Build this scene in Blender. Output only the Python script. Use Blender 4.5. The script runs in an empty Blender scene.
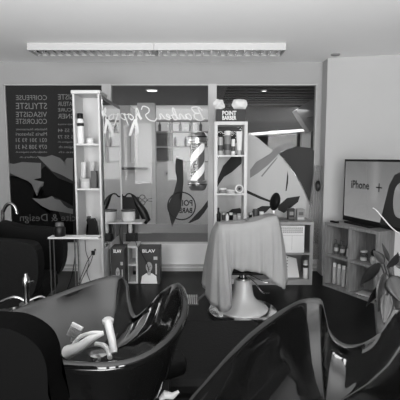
import bpy, bmesh, math, random
from mathutils import Vector, Matrix
random.seed(7)
S = bpy.context.scene
COL = S.collection
PI = math.pi

# ------------------------------------------------------------------ camera
PITCH = math.radians(5.99); FPX = 410.0; CAMZ = 1.4
cam = bpy.data.cameras.new('camera'); camo = bpy.data.objects.new('camera', cam); COL.objects.link(camo)
camo.location = (0, 0, CAMZ); camo.rotation_euler = (math.radians(90) - PITCH, 0, 0)
cam.sensor_width = 36; cam.sensor_fit = 'HORIZONTAL'; cam.lens = 36 * FPX / 400; cam.clip_start = 0.05
S.camera = camo

# ------------------------------------------------------------------ world, lights, exposure
w = bpy.data.worlds.new('world'); S.world = w; w.use_nodes = True
bg = w.node_tree.nodes['Background']; bg.inputs[0].default_value = (.8, .8, .8, 1); bg.inputs[1].default_value = 0.35
S.view_settings.view_transform = 'Standard'; S.view_settings.look = 'None'; S.view_settings.gamma = 1
S.view_settings.exposure = 0.5; S.view_settings.use_curve_mapping = False
def area(name, loc, target, sx, sy, power):
    l = bpy.data.lights.new(name, 'AREA'); l.shape = 'RECTANGLE'; l.size = sx; l.size_y = sy; l.energy = power
    o = bpy.data.objects.new(name, l); COL.objects.link(o); o.location = loc
    o.rotation_euler = (Vector(target) - Vector(loc)).to_track_quat('-Z', 'Y').to_euler()
    return o
for wx in (-2.0, -.55, .9):
    area('daylight_shopfront', (wx, -3.1, 1.5), (wx * .5, 3, 1.5), .95, 1.9, 68)      # daylight through the panes of the shopfront behind the camera
area('daylight_door', (2.6, -3.1, 1.2), (1.8, 3, 1.0), 0.9, 2.1, 95)
ub = area('added_ceiling_fill', (-0.2, -1.3, 0.10), (-0.25, -.3, 1.2), 4.6, 1.2, 150)   # unseen fill light behind the camera, added to brighten the ceiling
ub.data.spread = math.radians(80)
area('passage_light', (0.8, 7.2, 2.30), (0.6, 7.6, 0), 3.5, 1.0, 36)           # passage lighting outside
area('passage_daylight', (-3.6, 6.6, 1.3), (2, 6.9, 1.0), 1.2, 2.0, 26)

# ------------------------------------------------------------------ pixel helpers (photo pixel -> world point at a known depth or height)
def ray(x, y):
    u = (x - 200) / FPX; v = (200 - y) / FPX
    return Vector((u, math.cos(PITCH) + v * math.sin(PITCH), -math.sin(PITCH) + v * math.cos(PITCH)))
def P(x, y, Y):
    r = ray(x, y); return Vector((0, 0, CAMZ)) + r * (Y / r.y)
def W(x, y, z):
    r = ray(x, y); return Vector((0, 0, CAMZ)) + r * ((z - CAMZ) / r.z)

# ------------------------------------------------------------------ materials
MATS = {}
def mat(name, g, rough=.5, metal=0., spec=.5, noise=.0, nscale=8., bump=0., emit=0., coat=0., alpha=None, transl=0., stretch=None):
    m = bpy.data.materials.new(name); m.use_nodes = True; nt = m.node_tree; b = nt.nodes['Principled BSDF']
    c = (g, g, g, 1)
    b.inputs['Base Color'].default_value = c; b.inputs['Roughness'].default_value = rough
    b.inputs['Metallic'].default_value = metal; b.inputs['Specular IOR Level'].default_value = spec
    b.inputs['Coat Weight'].default_value = coat; b.inputs['Coat Roughness'].default_value = .05
    if noise > 0 or bump > 0:
        tc = nt.nodes.new('ShaderNodeTexCoord'); mp = nt.nodes.new('ShaderNodeMapping'); n = nt.nodes.new('ShaderNodeTexNoise')
        nt.links.new(tc.outputs['Object'], mp.inputs[0]); nt.links.new(mp.outputs[0], n.inputs['Vector'])
        if stretch: mp.inputs['Scale'].default_value = stretch
        n.inputs['Scale'].default_value = nscale; n.inputs['Detail'].default_value = 4
        if noise > 0:
            r = nt.nodes.new('ShaderNodeValToRGB'); a = max(0, g * (1 - noise)); d = min(1, g * (1 + noise))
            r.color_ramp.elements[0].color = (a, a, a, 1); r.color_ramp.elements[1].color = (d, d, d, 1)
            r.color_ramp.elements[0].position = .3; r.color_ramp.elements[1].position = .7
            nt.links.new(n.outputs['Fac'], r.inputs[0]); nt.links.new(r.outputs[0], b.inputs['Base Color'])
        if bump > 0:
            bp = nt.nodes.new('ShaderNodeBump'); bp.inputs['Strength'].default_value = bump; bp.inputs['Distance'].default_value = .01
            nt.links.new(n.outputs['Fac'], bp.inputs['Height']); nt.links.new(bp.outputs[0], b.inputs['Normal'])
    if emit > 0:
        b.inputs['Emission Color'].default_value = (1, 1, 1, 1); b.inputs['Emission Strength'].default_value = emit
    if alpha is not None: b.inputs['Alpha'].default_value = alpha
    if transl > 0:
        t = nt.nodes.new('ShaderNodeBsdfTranslucent'); t.inputs[0].default_value = c
        mx = nt.nodes.new('ShaderNodeMixShader'); mx.inputs[0].default_value = transl
        nt.links.new(b.outputs[0], mx.inputs[1]); nt.links.new(t.outputs[0], mx.inputs[2])
        nt.links.new(mx.outputs[0], nt.nodes['Material Output'].inputs[0])
    MATS[name] = m
    return m
def glassmat(name, tint=.92, refl=.06, rough=0.0, film=0.0, filmg=.5):
    m = bpy.data.materials.new(name); m.use_nodes = True; nt = m.node_tree; nt.nodes.clear()
    out = nt.nodes.new('ShaderNodeOutputMaterial'); tr = nt.nodes.new('ShaderNodeBsdfTransparent'); gl = nt.nodes.new('ShaderNodeBsdfGlossy')
    tr.inputs[0].default_value = (tint, tint, tint, 1); gl.inputs['Roughness'].default_value = rough
    fr = nt.nodes.new('ShaderNodeFresnel'); fr.inputs[0].default_value = 1.45
    ml = nt.nodes.new('ShaderNodeMath'); ml.operation = 'MULTIPLY_ADD'; ml.inputs[1].default_value = .25; ml.inputs[2].default_value = (refl - .06) * .5
    nt.links.new(fr.outputs[0], ml.inputs[0])
    mx = nt.nodes.new('ShaderNodeMixShader'); nt.links.new(ml.outputs[0], mx.inputs[0])
    base = tr.outputs[0]
    if film > 0:
        df = nt.nodes.new('ShaderNodeBsdfDiffuse'); df.inputs[0].default_value = (filmg,) * 3 + (1,)
        m2 = nt.nodes.new('ShaderNodeMixShader'); m2.inputs[0].default_value = film
        nt.links.new(tr.outputs[0], m2.inputs[1]); nt.links.new(df.outputs[0], m2.inputs[2]); base = m2.outputs[0]
    nt.links.new(base, mx.inputs[1]); nt.links.new(gl.outputs[0], mx.inputs[2]); nt.links.new(mx.outputs[0], out.inputs[0])
    return m
M = {
 'ceil': mat('ceiling_paint', .88, .9, noise=.015, nscale=1.5, bump=.05),
 'wall': mat('wall_paint', .33, .85, noise=.02, nscale=2, bump=.04),
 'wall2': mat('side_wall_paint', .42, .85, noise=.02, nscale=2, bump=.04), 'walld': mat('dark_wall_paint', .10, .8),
 'frame': mat('painted_frame', .48, .5),
 'parapet': mat('parapet_paint', .70, .6, noise=.03),
 'floor': mat('dark_floor', .009, .3, noise=.35, nscale=3, bump=.03, spec=.07),
 'skirt': mat('skirting', .45, .5),
 'white': mat('white_laminate', .56, .4),
 'lam': mat('pale_laminate', .55, .45),
 'lamd': mat('grey_laminate', .26, .5),
 'wood': mat('grey_wood', .19, .5, noise=.25, nscale=6, stretch=(8, 8, 1)),
 'woodd': mat('grey_wood_dark', .12, .55, noise=.25, nscale=6, stretch=(8, 8, 1)),
 'black': mat('black_plastic', .006, .4, spec=.25),
 'leather': mat('black_leather', .005, .55, spec=.1, bump=.12, nscale=60),
 'gloss': mat('black_gloss_ceramic', .004, .07, spec=.6, bump=.35, nscale=4.5),
 'chrome': mat('chrome', .75, .12, 1.),
 'dimchrome': mat('dull_chrome', .3, .25, 1.), 'chromed': mat('dark_chrome', .8, .3, 1.),
 'alu': mat('aluminium', .6, .35, 1.),
 'enamel': mat('white_enamel', .5, .22),
 'cloth': mat('white_cape', .37, .85, noise=.03, nscale=12, bump=.15, transl=.15),
 'sheer': mat('sheer_curtain', .45, .9, alpha=.35, noise=.1, nscale=30, stretch=(6, 6, .3)),
 'mirror': mat('mirror_glass', .82, .015, 1.),
 'glass': glassmat('window_glass'),
 'jar': glassmat('clear_glass', .85, .12),
 'vdark': glassmat('dark_vinyl_film', .35, .05, film=.90, filmg=.030),
 'vblack': glassmat('black_vinyl_film', .3, .05, film=.93, filmg=.008),
 'vgrey': glassmat('grey_vinyl_film', .6, .05, film=.85, filmg=.17),
 'vlet': mat('pale_lettering', .17, .6),
 'vwhite': mat('white_lettering', .95, .6),
 'vpale': glassmat('pale_vinyl_film', .9, .04, film=.72, filmg=.62),
 'vmid': glassmat('mid_vinyl_film', .7, .04, film=.6, filmg=.34), 'vshade': glassmat('smoke_vinyl_film', .5, .04, film=.75, filmg=.07),
 'vcurve': glassmat('charcoal_vinyl_film', .4, .04, film=.8, filmg=.05),
 'frost': glassmat('frosted_strip', .8, .04, film=.45, filmg=.4),
 'midgrey': mat('mid_grey', .2, .5), 'dgrey': mat('dark_grey', .06, .5), 'lgrey': mat('light_grey', .42, .5),
 'paper': mat('white_paper', .72, .8), 'ink': mat('print_ink', .012, .7),
 'carton': mat('dark_carton', .022, .5), 'pad': mat('matt_black_upholstery', .0015, .7, spec=.03),
 'skin': mat('printed_skin', .32, .6), 'hair': mat('printed_hair', .02, .6),
 'tube': mat('fluorescent_tube', .7, .4),
 'louvre': mat('louvre_blade', .75, .2, .8),
 'lamp': mat('downlight_glow', .9, .5, emit=2.2),
 'neon': mat('lit_strip', .9, .5, emit=1.1),
 'litwall': mat('glowing_shop_wall', .8, .7, emit=.17),  # walls glow evenly in place of the shop's own lamps
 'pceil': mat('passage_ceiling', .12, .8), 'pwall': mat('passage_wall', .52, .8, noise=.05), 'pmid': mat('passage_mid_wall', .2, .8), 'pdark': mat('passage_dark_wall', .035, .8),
 'pfloor': mat('passage_floor_tiles', .08, .5), 'leaf': mat('leaf', .032, .35, noise=.3, nscale=20), 'soil': mat('soil', .02, .9),
 'hose': mat('pale_rubber', .5, .35), 'screen': None,
}
def screenmat():
    m = bpy.data.materials.new('tv_screen'); m.use_nodes = True; nt = m.node_tree; b = nt.nodes['Principled BSDF']
    b.inputs['Base Color'].default_value = (.02, .02, .02, 1); b.inputs['Roughness'].default_value = .12
    tc = nt.nodes.new('ShaderNodeTexCoord'); sp = nt.nodes.new('ShaderNodeSeparateXYZ'); r = nt.nodes.new('ShaderNodeValToRGB')
    nt.links.new(tc.outputs['Generated'], sp.inputs[0]); nt.links.new(sp.outputs[2], r.inputs[0])
    r.color_ramp.elements[0].color = (.17, .17, .17, 1); r.color_ramp.elements[1].color = (.10, .10, .10, 1)
    nt.links.new(r.outputs[0], b.inputs['Emission Color']); b.inputs['Emission Strength'].default_value = 1
    return m
M['screen'] = screenmat()
def stripes():
    m = bpy.data.materials.new('barber_stripes'); m.use_nodes = True; nt = m.node_tree; b = nt.nodes['Principled BSDF']
    tc = nt.nodes.new('ShaderNodeTexCoord'); sp = nt.nodes.new('ShaderNodeSeparateXYZ'); at = nt.nodes.new('ShaderNodeMath'); at.operation = 'ARCTAN2'
    nt.links.new(tc.outputs['Object'], sp.inputs[0]); nt.links.new(sp.outputs[1], at.inputs[0]); nt.links.new(sp.outputs[0], at.inputs[1])
    a = nt.nodes.new('ShaderNodeMath'); a.operation = 'MULTIPLY_ADD'; a.inputs[1].default_value = -1 / PI
    z = nt.nodes.new('ShaderNodeMath'); z.operation = 'MULTIPLY'; z.inputs[1].default_value = 3.6
    nt.links.new(sp.outputs[2], z.inputs[0]); nt.links.new(at.outputs[0], a.inputs[0]); nt.links.new(z.outputs[0], a.inputs[2])
    f = nt.nodes.new('ShaderNodeMath'); f.operation = 'FRACT'; nt.links.new(a.outputs[0], f.inputs[0])
    r = nt.nodes.new('ShaderNodeValToRGB'); r.color_ramp.interpolation = 'CONSTANT'
    e = r.color_ramp.elements; e[0].color = (.85, .85, .85, 1); e[1].position = .42; e[1].color = (.10, .10, .10, 1)
    nt.links.new(f.outputs[0], r.inputs[0]); nt.links.new(r.outputs[0], b.inputs['Base Color'])
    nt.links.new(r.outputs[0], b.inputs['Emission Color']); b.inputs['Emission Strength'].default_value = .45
    b.inputs['Roughness'].default_value = .15
    return m
M['stripes'] = stripes()

# ------------------------------------------------------------------ object helpers
def obj(name, bm, m, parent=None, smooth=False, bevel=0):
    me = bpy.data.meshes.new(name)
    bmesh.ops.recalc_face_normals(bm, faces=bm.faces[:])
    bm.to_mesh(me); bm.free()
    me.materials.append(M[m] if isinstance(m, str) else m)
    o = bpy.data.objects.new(name, me); COL.objects.link(o)
    if smooth:
        for p in me.polygons: p.use_smooth = True
        me.set_sharp_from_angle(angle=math.radians(40))
    if bevel:
        md = o.modifiers.new('bevel', 'BEVEL'); md.width = bevel; md.segments = 2; md.limit_method = 'ANGLE'
    if parent is not None: o.parent = parent
    return o
def place(o, loc, rz=0):
    o.location = loc; o.rotation_euler = (0, 0, rz); return o
def tag(o, label=None, cat=None, group=None, kind=None):
    if label: o['label'] = label
    if cat: o['category'] = cat
    if group: o['group'] = group
    if kind: o['kind'] = kind
    return o
def thing(name, label, cat, loc=(0, 0, 0), rz=0, group=None):
    o = bpy.data.objects.new(name, None); COL.objects.link(o); o.empty_display_size = .05
    o.location = loc; o.rotation_euler = (0, 0, rz)
    return tag(o, label, cat, group)
def struct(name, bm, m, parent=None, **k):
    o = obj(name, bm, m, parent, **k)
    if parent is None: o['kind'] = 'structure'
    return o
def B(): return bmesh.new()
def box(bm, a, b, mtx=None):
    a = Vector(a); b = Vector(b)
    vs = [bm.verts.new((x, y, z)) for z in (a.z, b.z) for y in (a.y, b.y) for x in (a.x, b.x)]
    for f in ((0, 2, 3, 1), (4, 5, 7, 6), (0, 1, 5, 4), (2, 6, 7, 3), (0, 4, 6, 2), (1, 3, 7, 5)): bm.faces.new([vs[i] for i in f])
    if mtx: bmesh.ops.transform(bm, matrix=mtx, verts=vs)
    return bm
def lathe(bm, prof, c=(0, 0, 0), n=24, caps=True, mtx=None):
    c = Vector(c); rings = []; nv = []
    for r, z in prof:
        ring = [bm.verts.new((c.x + r * math.cos(2 * PI * i / n), c.y + r * math.sin(2 * PI * i / n), c.z + z)) for i in range(n)]
        rings.append(ring); nv += ring
    for a, b in zip(rings, rings[1:]):
        for i in range(n): bm.faces.new((a[i], a[(i + 1) % n], b[(i + 1) % n], b[i]))
    if caps:
        bm.faces.new(rings[0][::-1]); bm.faces.new(rings[-1])
    if mtx: bmesh.ops.transform(bm, matrix=mtx, verts=nv)
    return bm
def tube(bm, pts, r, n=8, closed=False):
    pts = [Vector(p) for p in pts]; rs = r if isinstance(r, (list, tuple)) else [r] * len(pts)
    rings = []; up = None; N = len(pts)
    for i, p in enumerate(pts):
        t = (pts[(i + 1) % N] - pts[i - 1]) if closed else (pts[min(i + 1, N - 1)] - pts[max(i - 1, 0)])
        t.normalize()
        if up is None: up = t.orthogonal().normalized()
        up = (up - t * up.dot(t))
        up = up.normalized() if up.length > 1e-6 else t.orthogonal().normalized()
        s = t.cross(up)
        rings.append([bm.verts.new(p + (up * math.cos(2 * PI * k / n) + s * math.sin(2 * PI * k / n)) * rs[i]) for k in range(n)])
    pairs = list(zip(rings, rings[1:])) + ([(rings[-1], rings[0])] if closed else [])
    for a, b in pairs:
        for k in range(n): bm.faces.new((a[k], a[(k + 1) % n], b[(k + 1) % n], b[k]))
    if not closed: bm.faces.new(rings[0][::-1]); bm.faces.new(rings[-1])
    return bm
def spline(pts, n=8, closed=False):
    pts = [Vector(p) for p in pts]; out = []; N = len(pts)
    rng = range(N) if closed else range(N - 1)
    for i in rng:
        if closed: p0, p1, p2, p3 = pts[i - 1], pts[i], pts[(i + 1) % N], pts[(i + 2) % N]
        else: p0, p1, p2, p3 = pts[max(i - 1, 0)], pts[i], pts[i + 1], pts[min(i + 2, N - 1)]
        for k in range(n):
            t = k / n
            out.append(.5 * ((2 * p1) + (p2 - p0) * t + (2 * p0 - 5 * p1 + 4 * p2 - p3) * t * t + (3 * p1 - p0 - 3 * p2 + p3) * t ** 3))
    if not closed: out.append(pts[-1])
    return out
def prism(bm, outline, off):
    """closed outline (world points) extruded by vector off"""
    off = Vector(off); a = [bm.verts.new(p) for p in outline]; b = [bm.verts.new(Vector(p) + off) for p in outline]
    n = len(a); fa = bm.faces.new(a); fb = bm.faces.new(b[::-1])
    for i in range(n): bm.faces.new((a[i], b[i], b[(i + 1) % n], a[(i + 1) % n]))
    bmesh.ops.triangulate(bm, faces=[fa, fb])
    return bm
def text(bm, s, size, mtx, ext=.0004, width=None, align='LEFT', shear=0, bold=0):
    cu = bpy.data.curves.new('t', 'FONT'); cu.body = s; cu.size = size; cu.extrude = ext; cu.shear = shear; cu.offset = bold
    cu.resolution_u = 2
    o = bpy.data.objects.new('t', cu); COL.objects.link(o)
    dg = bpy.context.evaluated_depsgraph_get(); dg.update()
    me = bpy.data.meshes.new_from_object(o.evaluated_get(dg))
    xs = [v.co.x for v in me.vertices]; x0, x1 = min(xs), max(xs)
    k = (width / (x1 - x0)) if width else 1
    sh = {'LEFT': -x0, 'CENTER': -(x0 + x1) / 2, 'RIGHT': -x1}[align]
    n0 = len(bm.verts); bm.from_mesh(me); bm.verts.ensure_lookup_table()
    bmesh.ops.transform(bm, matrix=mtx @ Matrix.Diagonal((k, 1, 1, 1)) @ Matrix.Translation((sh, 0, 0)), verts=bm.verts[n0:])
    bpy.data.objects.remove(o); bpy.data.curves.remove(cu); bpy.data.meshes.remove(me)
    return bm
def frame_mtx(origin, xdir, updir):
    x = Vector(xdir).normalized(); y = Vector(updir).normalized(); z = x.cross(y)
    m = Matrix((x, y, z)).transposed().to_4x4(); m.translation = Vector(origin); return m
def mirrored(origin):                       # lettering on the window read from outside: seen backwards from inside
    m = Matrix(((-1, 0, 0, 0), (0, 0, 1, 0), (0, 1, 0, 0), (0, 0, 0, 1))); m.translation = Vector(origin); return m
def copy_tree(o, parent=None):
    c = o.copy(); COL.objects.link(c)
    if parent is not None: c.parent = parent
    for ch in list(o.children): copy_tree(ch, c)
    return c

# ------------------------------------------------------------------ room shell
YW = 4.95; ZC = 2.507; ZT = 2.256; ZB = .34
WX = [(-2.319, -1.155), (-1.061, .106), (.189, 1.385)]
struct('floor', box(B(), (-3.2, -3.4, -.06), (3.6, YW + .12, 0)), 'floor')
struct('ceiling', box(B(), (-3.2, -3.4, ZC), (3.6, YW + .12, ZC + .08)), 'ceil')
bm = B()
box(bm, (-3.2, YW, ZT), (1.44, YW + .12, ZC))
box(bm, (-3.2, YW, ZB), (WX[0][0], YW + .12, ZT)); box(bm, (WX[2][1], YW, ZB), (1.44, YW + .12, ZT))
struct('wall_back', bm, 'wall')
struct('wall_back', box(B(), (-3.2, YW, 0), (1.44, YW + .12, ZB)), 'parapet')['kind'] = 'structure'
# right wall: return, then the slightly angled wall
a = Vector((1.44, 4.757, 0)); b = Vector((3.6, 4.22, 0))
struct('wall_right', prism(B(), [Vector((1.44, YW + .12, 0)), a, b, b + Vector((0, 1, 0))], (0, 0, ZC)), 'wall2')
struct('wall_left', box(B(), (-3.3, -3.4, 0), (-3.2, YW + .12, ZC)), 'walld')
bm = B(); box(bm, (3.6, -3.4, 0), (3.7, 4.3, ZC)); struct('wall_side', bm, 'walld')
bm = B()                                     # wall behind the camera with its shopfront opening and door opening
box(bm, (-3.2, -3.4, 0), (-2.2, -3.3, ZC)); box(bm, (-2.2, -3.4, 0), (1.4, -3.3, .55)); box(bm, (-2.2, -3.4, 2.3), (3.6, -3.3, ZC))
box(bm, (1.4, -3.4, 0), (2.1, -3.3, 2.3)); box(bm, (3.1, -3.4, 0), (3.6, -3.3, 2.3))
struct('wall_front', bm, 'walld')
bm = B(); box(bm, (-3.2, YW - .015, 0), (1.44, YW, .035)); struct('baseboard_back', bm, 'skirt')
bm = B(); box(bm, (-3.2, YW - .035, .065), (1.44, YW - .005, .085)); struct('trim_1', bm, 'skirt')
struct('trim_2', prism(B(), [a + Vector((0, -.012, 0)), b + Vector((0, -.012, 0)), b, a], (0, 0, .07)), 'skirt')

# ---- windows: frame + glass + vinyls
def window(n, x0, x1):
    bm = B(); t = .009; y0, y1 = YW + .01, YW + .07
    box(bm, (x0, y0, ZB), (x0 + t, y1, ZT)); box(bm, (x1 - t, y0, ZB), (x1, y1, ZT))
    box(bm, (x0 + t, y0, ZB), (x1 - t, y1, ZB + t)); box(bm, (x0 + t, y0, ZT - .012), (x1 - t, y1, ZT))
    o = struct('window_%d' % n, bm, 'frame')
    g = obj('glass', box(B(), (x0 + t, YW + .035, ZB + t), (x1 - t, YW + .041, ZT - .012)), 'glass', o)
    return o
win = [window(i + 1, *WX[i]) for i in range(3)]
bm = B()
box(bm, (WX[0][1], YW, ZB), (WX[1][0], YW + .1, ZT)); struct('trim_3', bm, 'frame')
bm = B(); box(bm, (WX[1][1], YW, ZB), (WX[2][0], YW + .1, ZT)); struct('trim_4', bm, 'frame')
GY = YW + .034                                # inner face of the glass; films sit on it
def film(name, pix, m, parent, off=.002, lift=0, sp=True, label=None):
    pts = [P(x, y, GY - lift) for x, y in pix]
    if sp: pts = spline(pts, 5, True)
    o = obj(name, prism(B(), pts, (0, -off, 0)), m, parent)
    if label: o['label'] = label
    return o
# window 1: full dark print with pale shapes and backwards lettering
x0, x1 = WX[0]
obj('dark_film', box(B(), (x0 + .0095, GY - .002, ZB + .0095), (x1 - .0095, GY, ZT - .013)), 'vdark', win[0])['label'] = 'dark printed film covering the pane'
film('silhouette_print', [(8, 176), (20, 179), (30, 184), (36, 196), (40, 203), (44, 190), (41, 170), (45, 166), (58, 178), (73, 184), (73, 206), (64, 201), (52, 196), (44, 197), (33, 198), (40, 207), (50, 214), (62, 220), (73, 222), (73, 236), (8, 236)], 'vblack', win[0], lift=.0025, sp=False, label='black silhouette areas of the print')
film('pale_print', [(8, 163), (14, 164), (22, 162), (41, 163), (41, 178), (30, 179), (44, 182), (43, 186), (39, 189), (37, 196), (34, 186), (28, 181), (16, 176), (8, 172)], 'vgrey', win[0], lift=.0045, sp=False, label='pale grey face shape')
film('pale_print', [(37, 156), (45, 157), (52, 155), (60, 158), (64, 162), (66, 167), (67, 158), (73, 158), (73, 181), (62, 175), (52, 171), (46, 165)], 'vgrey', win[0], lift=.0045, sp=False, label='pale grey shape beside the tower')
film('pale_print', [(32, 198), (40, 199), (47, 198), (52, 196), (55, 199), (60, 200), (64, 205), (68, 208), (73, 209), (73, 214), (62, 212), (50, 210), (42, 206)], 'vgrey', win[0], lift=.0045, sp=False, label='pale grey leaf-like shape above the lower lettering')
bm = B()
def line(s, xr, xl, ytop, ybot, size_k=1.37):
    a = P(xr, ybot, GY - .0055); c = P(xl, ybot, GY - .0055); h = abs(P(xr, ytop, GY).z - a.z)
    text(bm, s, h * size_k, mirrored(a), .0003, width=a.x - c.x)
for s, y0_, y1_ in (('COIFFEUSE', 95, 100), ('STYLISTE', 102.5, 109), ('VISAGISTE', 111.5, 117), ('COLORISTE', 118.5, 123.8)):
    line(s, 47, 16, y0_, y1_)
for s, y0_, y1_, xl in (('Nathalie Numanovic', 128, 130.3, 16), ('Maria Salvatori', 132, 135.6, 16), ('021 301 93 31', 138, 142, 16), ('079 308 54 31', 144.5, 149, 16), ('infos@coiffure-visagiste.ch', 151, 152.8, 16), ('www.coiffure.ch', 156, 158, 20)):
    line(s, 47, xl, y0_, y1_)
for s, y0_, y1_ in (('VISAGISTE', 94, 99.5), ('COLORATEUR', 101.5, 106), ('MANUCURE', 108, 111.5), ('DESIGNER', 113.5, 118.5)):
    line(s, 88, 58, y0_, y1_)
for s, y0_, y1_, xl in (('Sur rendez-vous', 123, 125, 58), ('021 301 55 44', 128.5, 132, 58), ('079 205 55 73', 135, 138.5, 58), ('coiffure@visagiste.ch', 141, 142.6, 58), ('www.visagiste.ch', 145.5, 148, 59), ('visagiste.ch', 151, 153, 59)):
    line(s, 88, xl, y0_, y1_)
obj('lettering', bm, 'vlet', win[0])['label'] = 'pale backwards lettering in two columns'
bm = B(); line('Publicite & Design', 96, 20, 213.5, 221); obj('lettering', bm, mat('faint_lettering', .07, .6), win[0])['label'] = 'faint backwards lettering along the bottom of the print'
# window 2: script lettering, dark blade shapes, round badge, frosted strip
bm = B()
def script(strokes, x_right, y_base, h, slant=.28):
    """strokes: list of (x advance, polyline in unit box) written backwards towards the left"""
    cx = 0
    for adv, polys in strokes:
        for poly in polys:
            pts = []
            for (px, py) in poly:
                X = x_right - ((cx + px) * 1.17 + slant * py) * h; Z = y_base + py * h
                pts.append(Vector((X, GY - .003, Z)))
            tube(bm, spline(pts, 5), .0075, 5)
        cx += adv
a_ = [(.45, .4), (.2, .5), (.05, .2), (.2, 0), (.4, .2), (.45, .45), (.45, .1), (.6, .05)]
b_ = [(0, .1), (.25, .6), (.2, 1), (.1, .8), (.1, .1), (.3, 0), (.42, .3), (.25, .45), (.5, .35)]
r_ = [(0, .1), (.15, .45), (.2, .5), (.3, .42), (.3, .1), (.45, .05)]
e_ = [(0, .1), (.3, .3), (.25, .5), (.1, .3), (.2, 0), (.45, .1)]
h_ = [(0, .1), (.25, .7), (.15, 1), (.1, .6), (.1, 0), (.25, .45), (.38, .3), (.38, .05), (.5, .05)]
o_ = [(.25, .5), (.05, .25), (.2, 0), (.4, .2), (.3, .5), (.5, .42)]
p_ = [(0, .4), (.12, .5), (.05, -.5), (.12, .4), (.35, .5), (.42, .2), (.2, 0), (.1, .1)]
Bc = [[(.3, 1), (.2, .5), (.1, 0)], [(0, .8), (.3, 1.1), (.75, 1), (.6, .6), (.3, .55), (.7, .45), (.65, .05), (.3, -.05), (-.05, .15)]]
Sc = [[(.85, .85), (.65, 1.15), (.3, 1), (.35, .65), (.65, .4), (.5, 0), (.1, -.1), (-.1, .15)]]
hh = .138; zb = P(160, 119.8, GY).z
script([(.9, Bc), (.6, [a_]), (.45, [r_]), (.5, [b_]), (.5, [e_]), (.7, [r_]), (1.0, Sc), (.55, [h_]), (.55, [o_]), (.5, [p_])], P(205, 120, GY).x, zb, hh)
obj('script_lettering', bm, 'vwhite', win[1])['label'] = 'white backwards handwritten lettering across the top of the pane'
film('ribbon_sticker', [(134, 119), (137, 120), (139.5, 133), (137.5, 134), (135, 124), (131, 136), (128.5, 135.5), (131, 127)], 'vwhite', win[1], sp=False, label='white ribbon tail below the script')
film('blade_print', [(176, 158), (183, 160), (182.5, 172), (183.5, 182), (180, 196), (181, 208), (176, 218), (172, 227), (169, 214), (168, 205), (174, 192), (177, 180), (175, 170)], 'vcurve', win[1], lift=.0015, sp=False, label='dark blade shape with a waist')
film('blade_print', [(208, 200), (208, 207), (204, 213), (199, 219), (190, 223), (188, 223), (196, 215), (202, 208)], 'vcurve', win[1], lift=.0015, sp=False, label='dark wedge beside the right window post')
cc = P(181.5, 206, GY - .004); R = 14 / 410 * 4.95
tb = B(); tube(tb, [cc + Vector((R * math.cos(t * PI / 24), 0, R * math.sin(t * PI / 24))) for t in range(48)], .008, 5, True)
bm = tb
text(bm, 'POINT', .100, mirrored(cc + Vector((.135, -.001, .004))), .0003, width=.25, bold=.003)
text(bm, 'BARBER', .088, mirrored(cc + Vector((.132, -.001, -.084))), .0003, width=.25, bold=.003)
obj('round_badge', bm, 'ink', win[1])['label'] = 'black ring with backwards words inside'
film('frosted_strip', [(121, 224), (208, 224), (208, 233), (121, 233)], 'frost', win[1], lift=.001, sp=False, label='frosted strip near the bottom of the pane')
# window 3: portrait print in pale, mid and dark films
film('portrait_print', [(217, 160), (227, 150), (240, 140), (250, 133), (258, 138), (268, 147), (277, 154), (286, 163), (296, 176), (304, 192), (310, 206), (315, 222), (315, 240), (217, 240)], 'vpale', win[2], sp=False, label='large pale portrait shape filling the lower pane')
film('portrait_line', [(216, 190), (218, 178), (223, 166), (232, 156), (240, 152), (247, 150), (241, 164), (232, 172), (224, 177), (219, 184)], 'vcurve', win[2], lift=.0025, sp=False, label='dark curved band behind the shelving')
film('portrait_line', [(250, 170), (256, 162), (266, 158), (273, 152), (277, 146), (286, 143), (296, 144), (284, 148), (277, 156), (268, 165), (258, 173), (250, 178)], 'vmid', win[2], lift=.0025, sp=False, label='grey curved strand across the top of the portrait')
film('portrait_line', [(226, 214), (232, 209), (240, 208), (244, 213), (244, 222), (226, 222)], 'vcurve', win[2], lift=.0025, sp=False, label='dark round patch behind the lower bottles')
film('portrait_line', [(240, 187), (262, 197), (272, 201), (272, 203), (260, 199), (240, 190)], 'vcurve', win[2], lift=.0025, sp=False, label='thin dark diagonal line')
film('portrait_line', [(278, 206), (287, 198), (300, 196), (298, 202), (290, 206), (284, 213), (278, 210)], 'vcurve', win[2], lift=.0025, sp=False, label='dark pointed shape right of the headrest')
film('portrait_line', [(252, 211), (262, 206), (272, 206), (266, 212), (254, 218)], 'vcurve', win[2], lift=.0025, sp=False, label='dark pointed shape left of the headrest')
film('portrait_line', [(287.5, 171), (288.3, 176), (288, 183), (286.5, 191), (285.5, 191), (286.7, 182), (287, 176)], 'vcurve', win[2], lift=.0025, sp=False, label='short thin dark curve')
film('portrait_line', [(261, 176), (270, 165), (277, 157), (277.6, 158), (271, 166), (262, 177)], 'vmid', win[2], lift=.0025, sp=False, label='thin grey crease line')

film('seat_back_film', [(279, 154), (287, 149), (298, 146.5), (311, 148), (316, 153), (316.5, 196), (313, 206), (309, 201), (304, 189), (296, 174), (287, 162)], 'vshade', win[2], lift=.001, sp=False, label='dark film shape standing in for a seat back outside')  # added to the print in place of a dark seat back outside

# ------------------------------------------------------------------ passage outside
def st(name, a, b, m):
    return struct(name, box(B(), a, b), m)
st('passage_floor', (-6, YW + .12, -.06), (6, 12, 0), 'pfloor')
zp = 2.42
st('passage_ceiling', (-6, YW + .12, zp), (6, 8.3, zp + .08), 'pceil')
YF = 8.3
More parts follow.
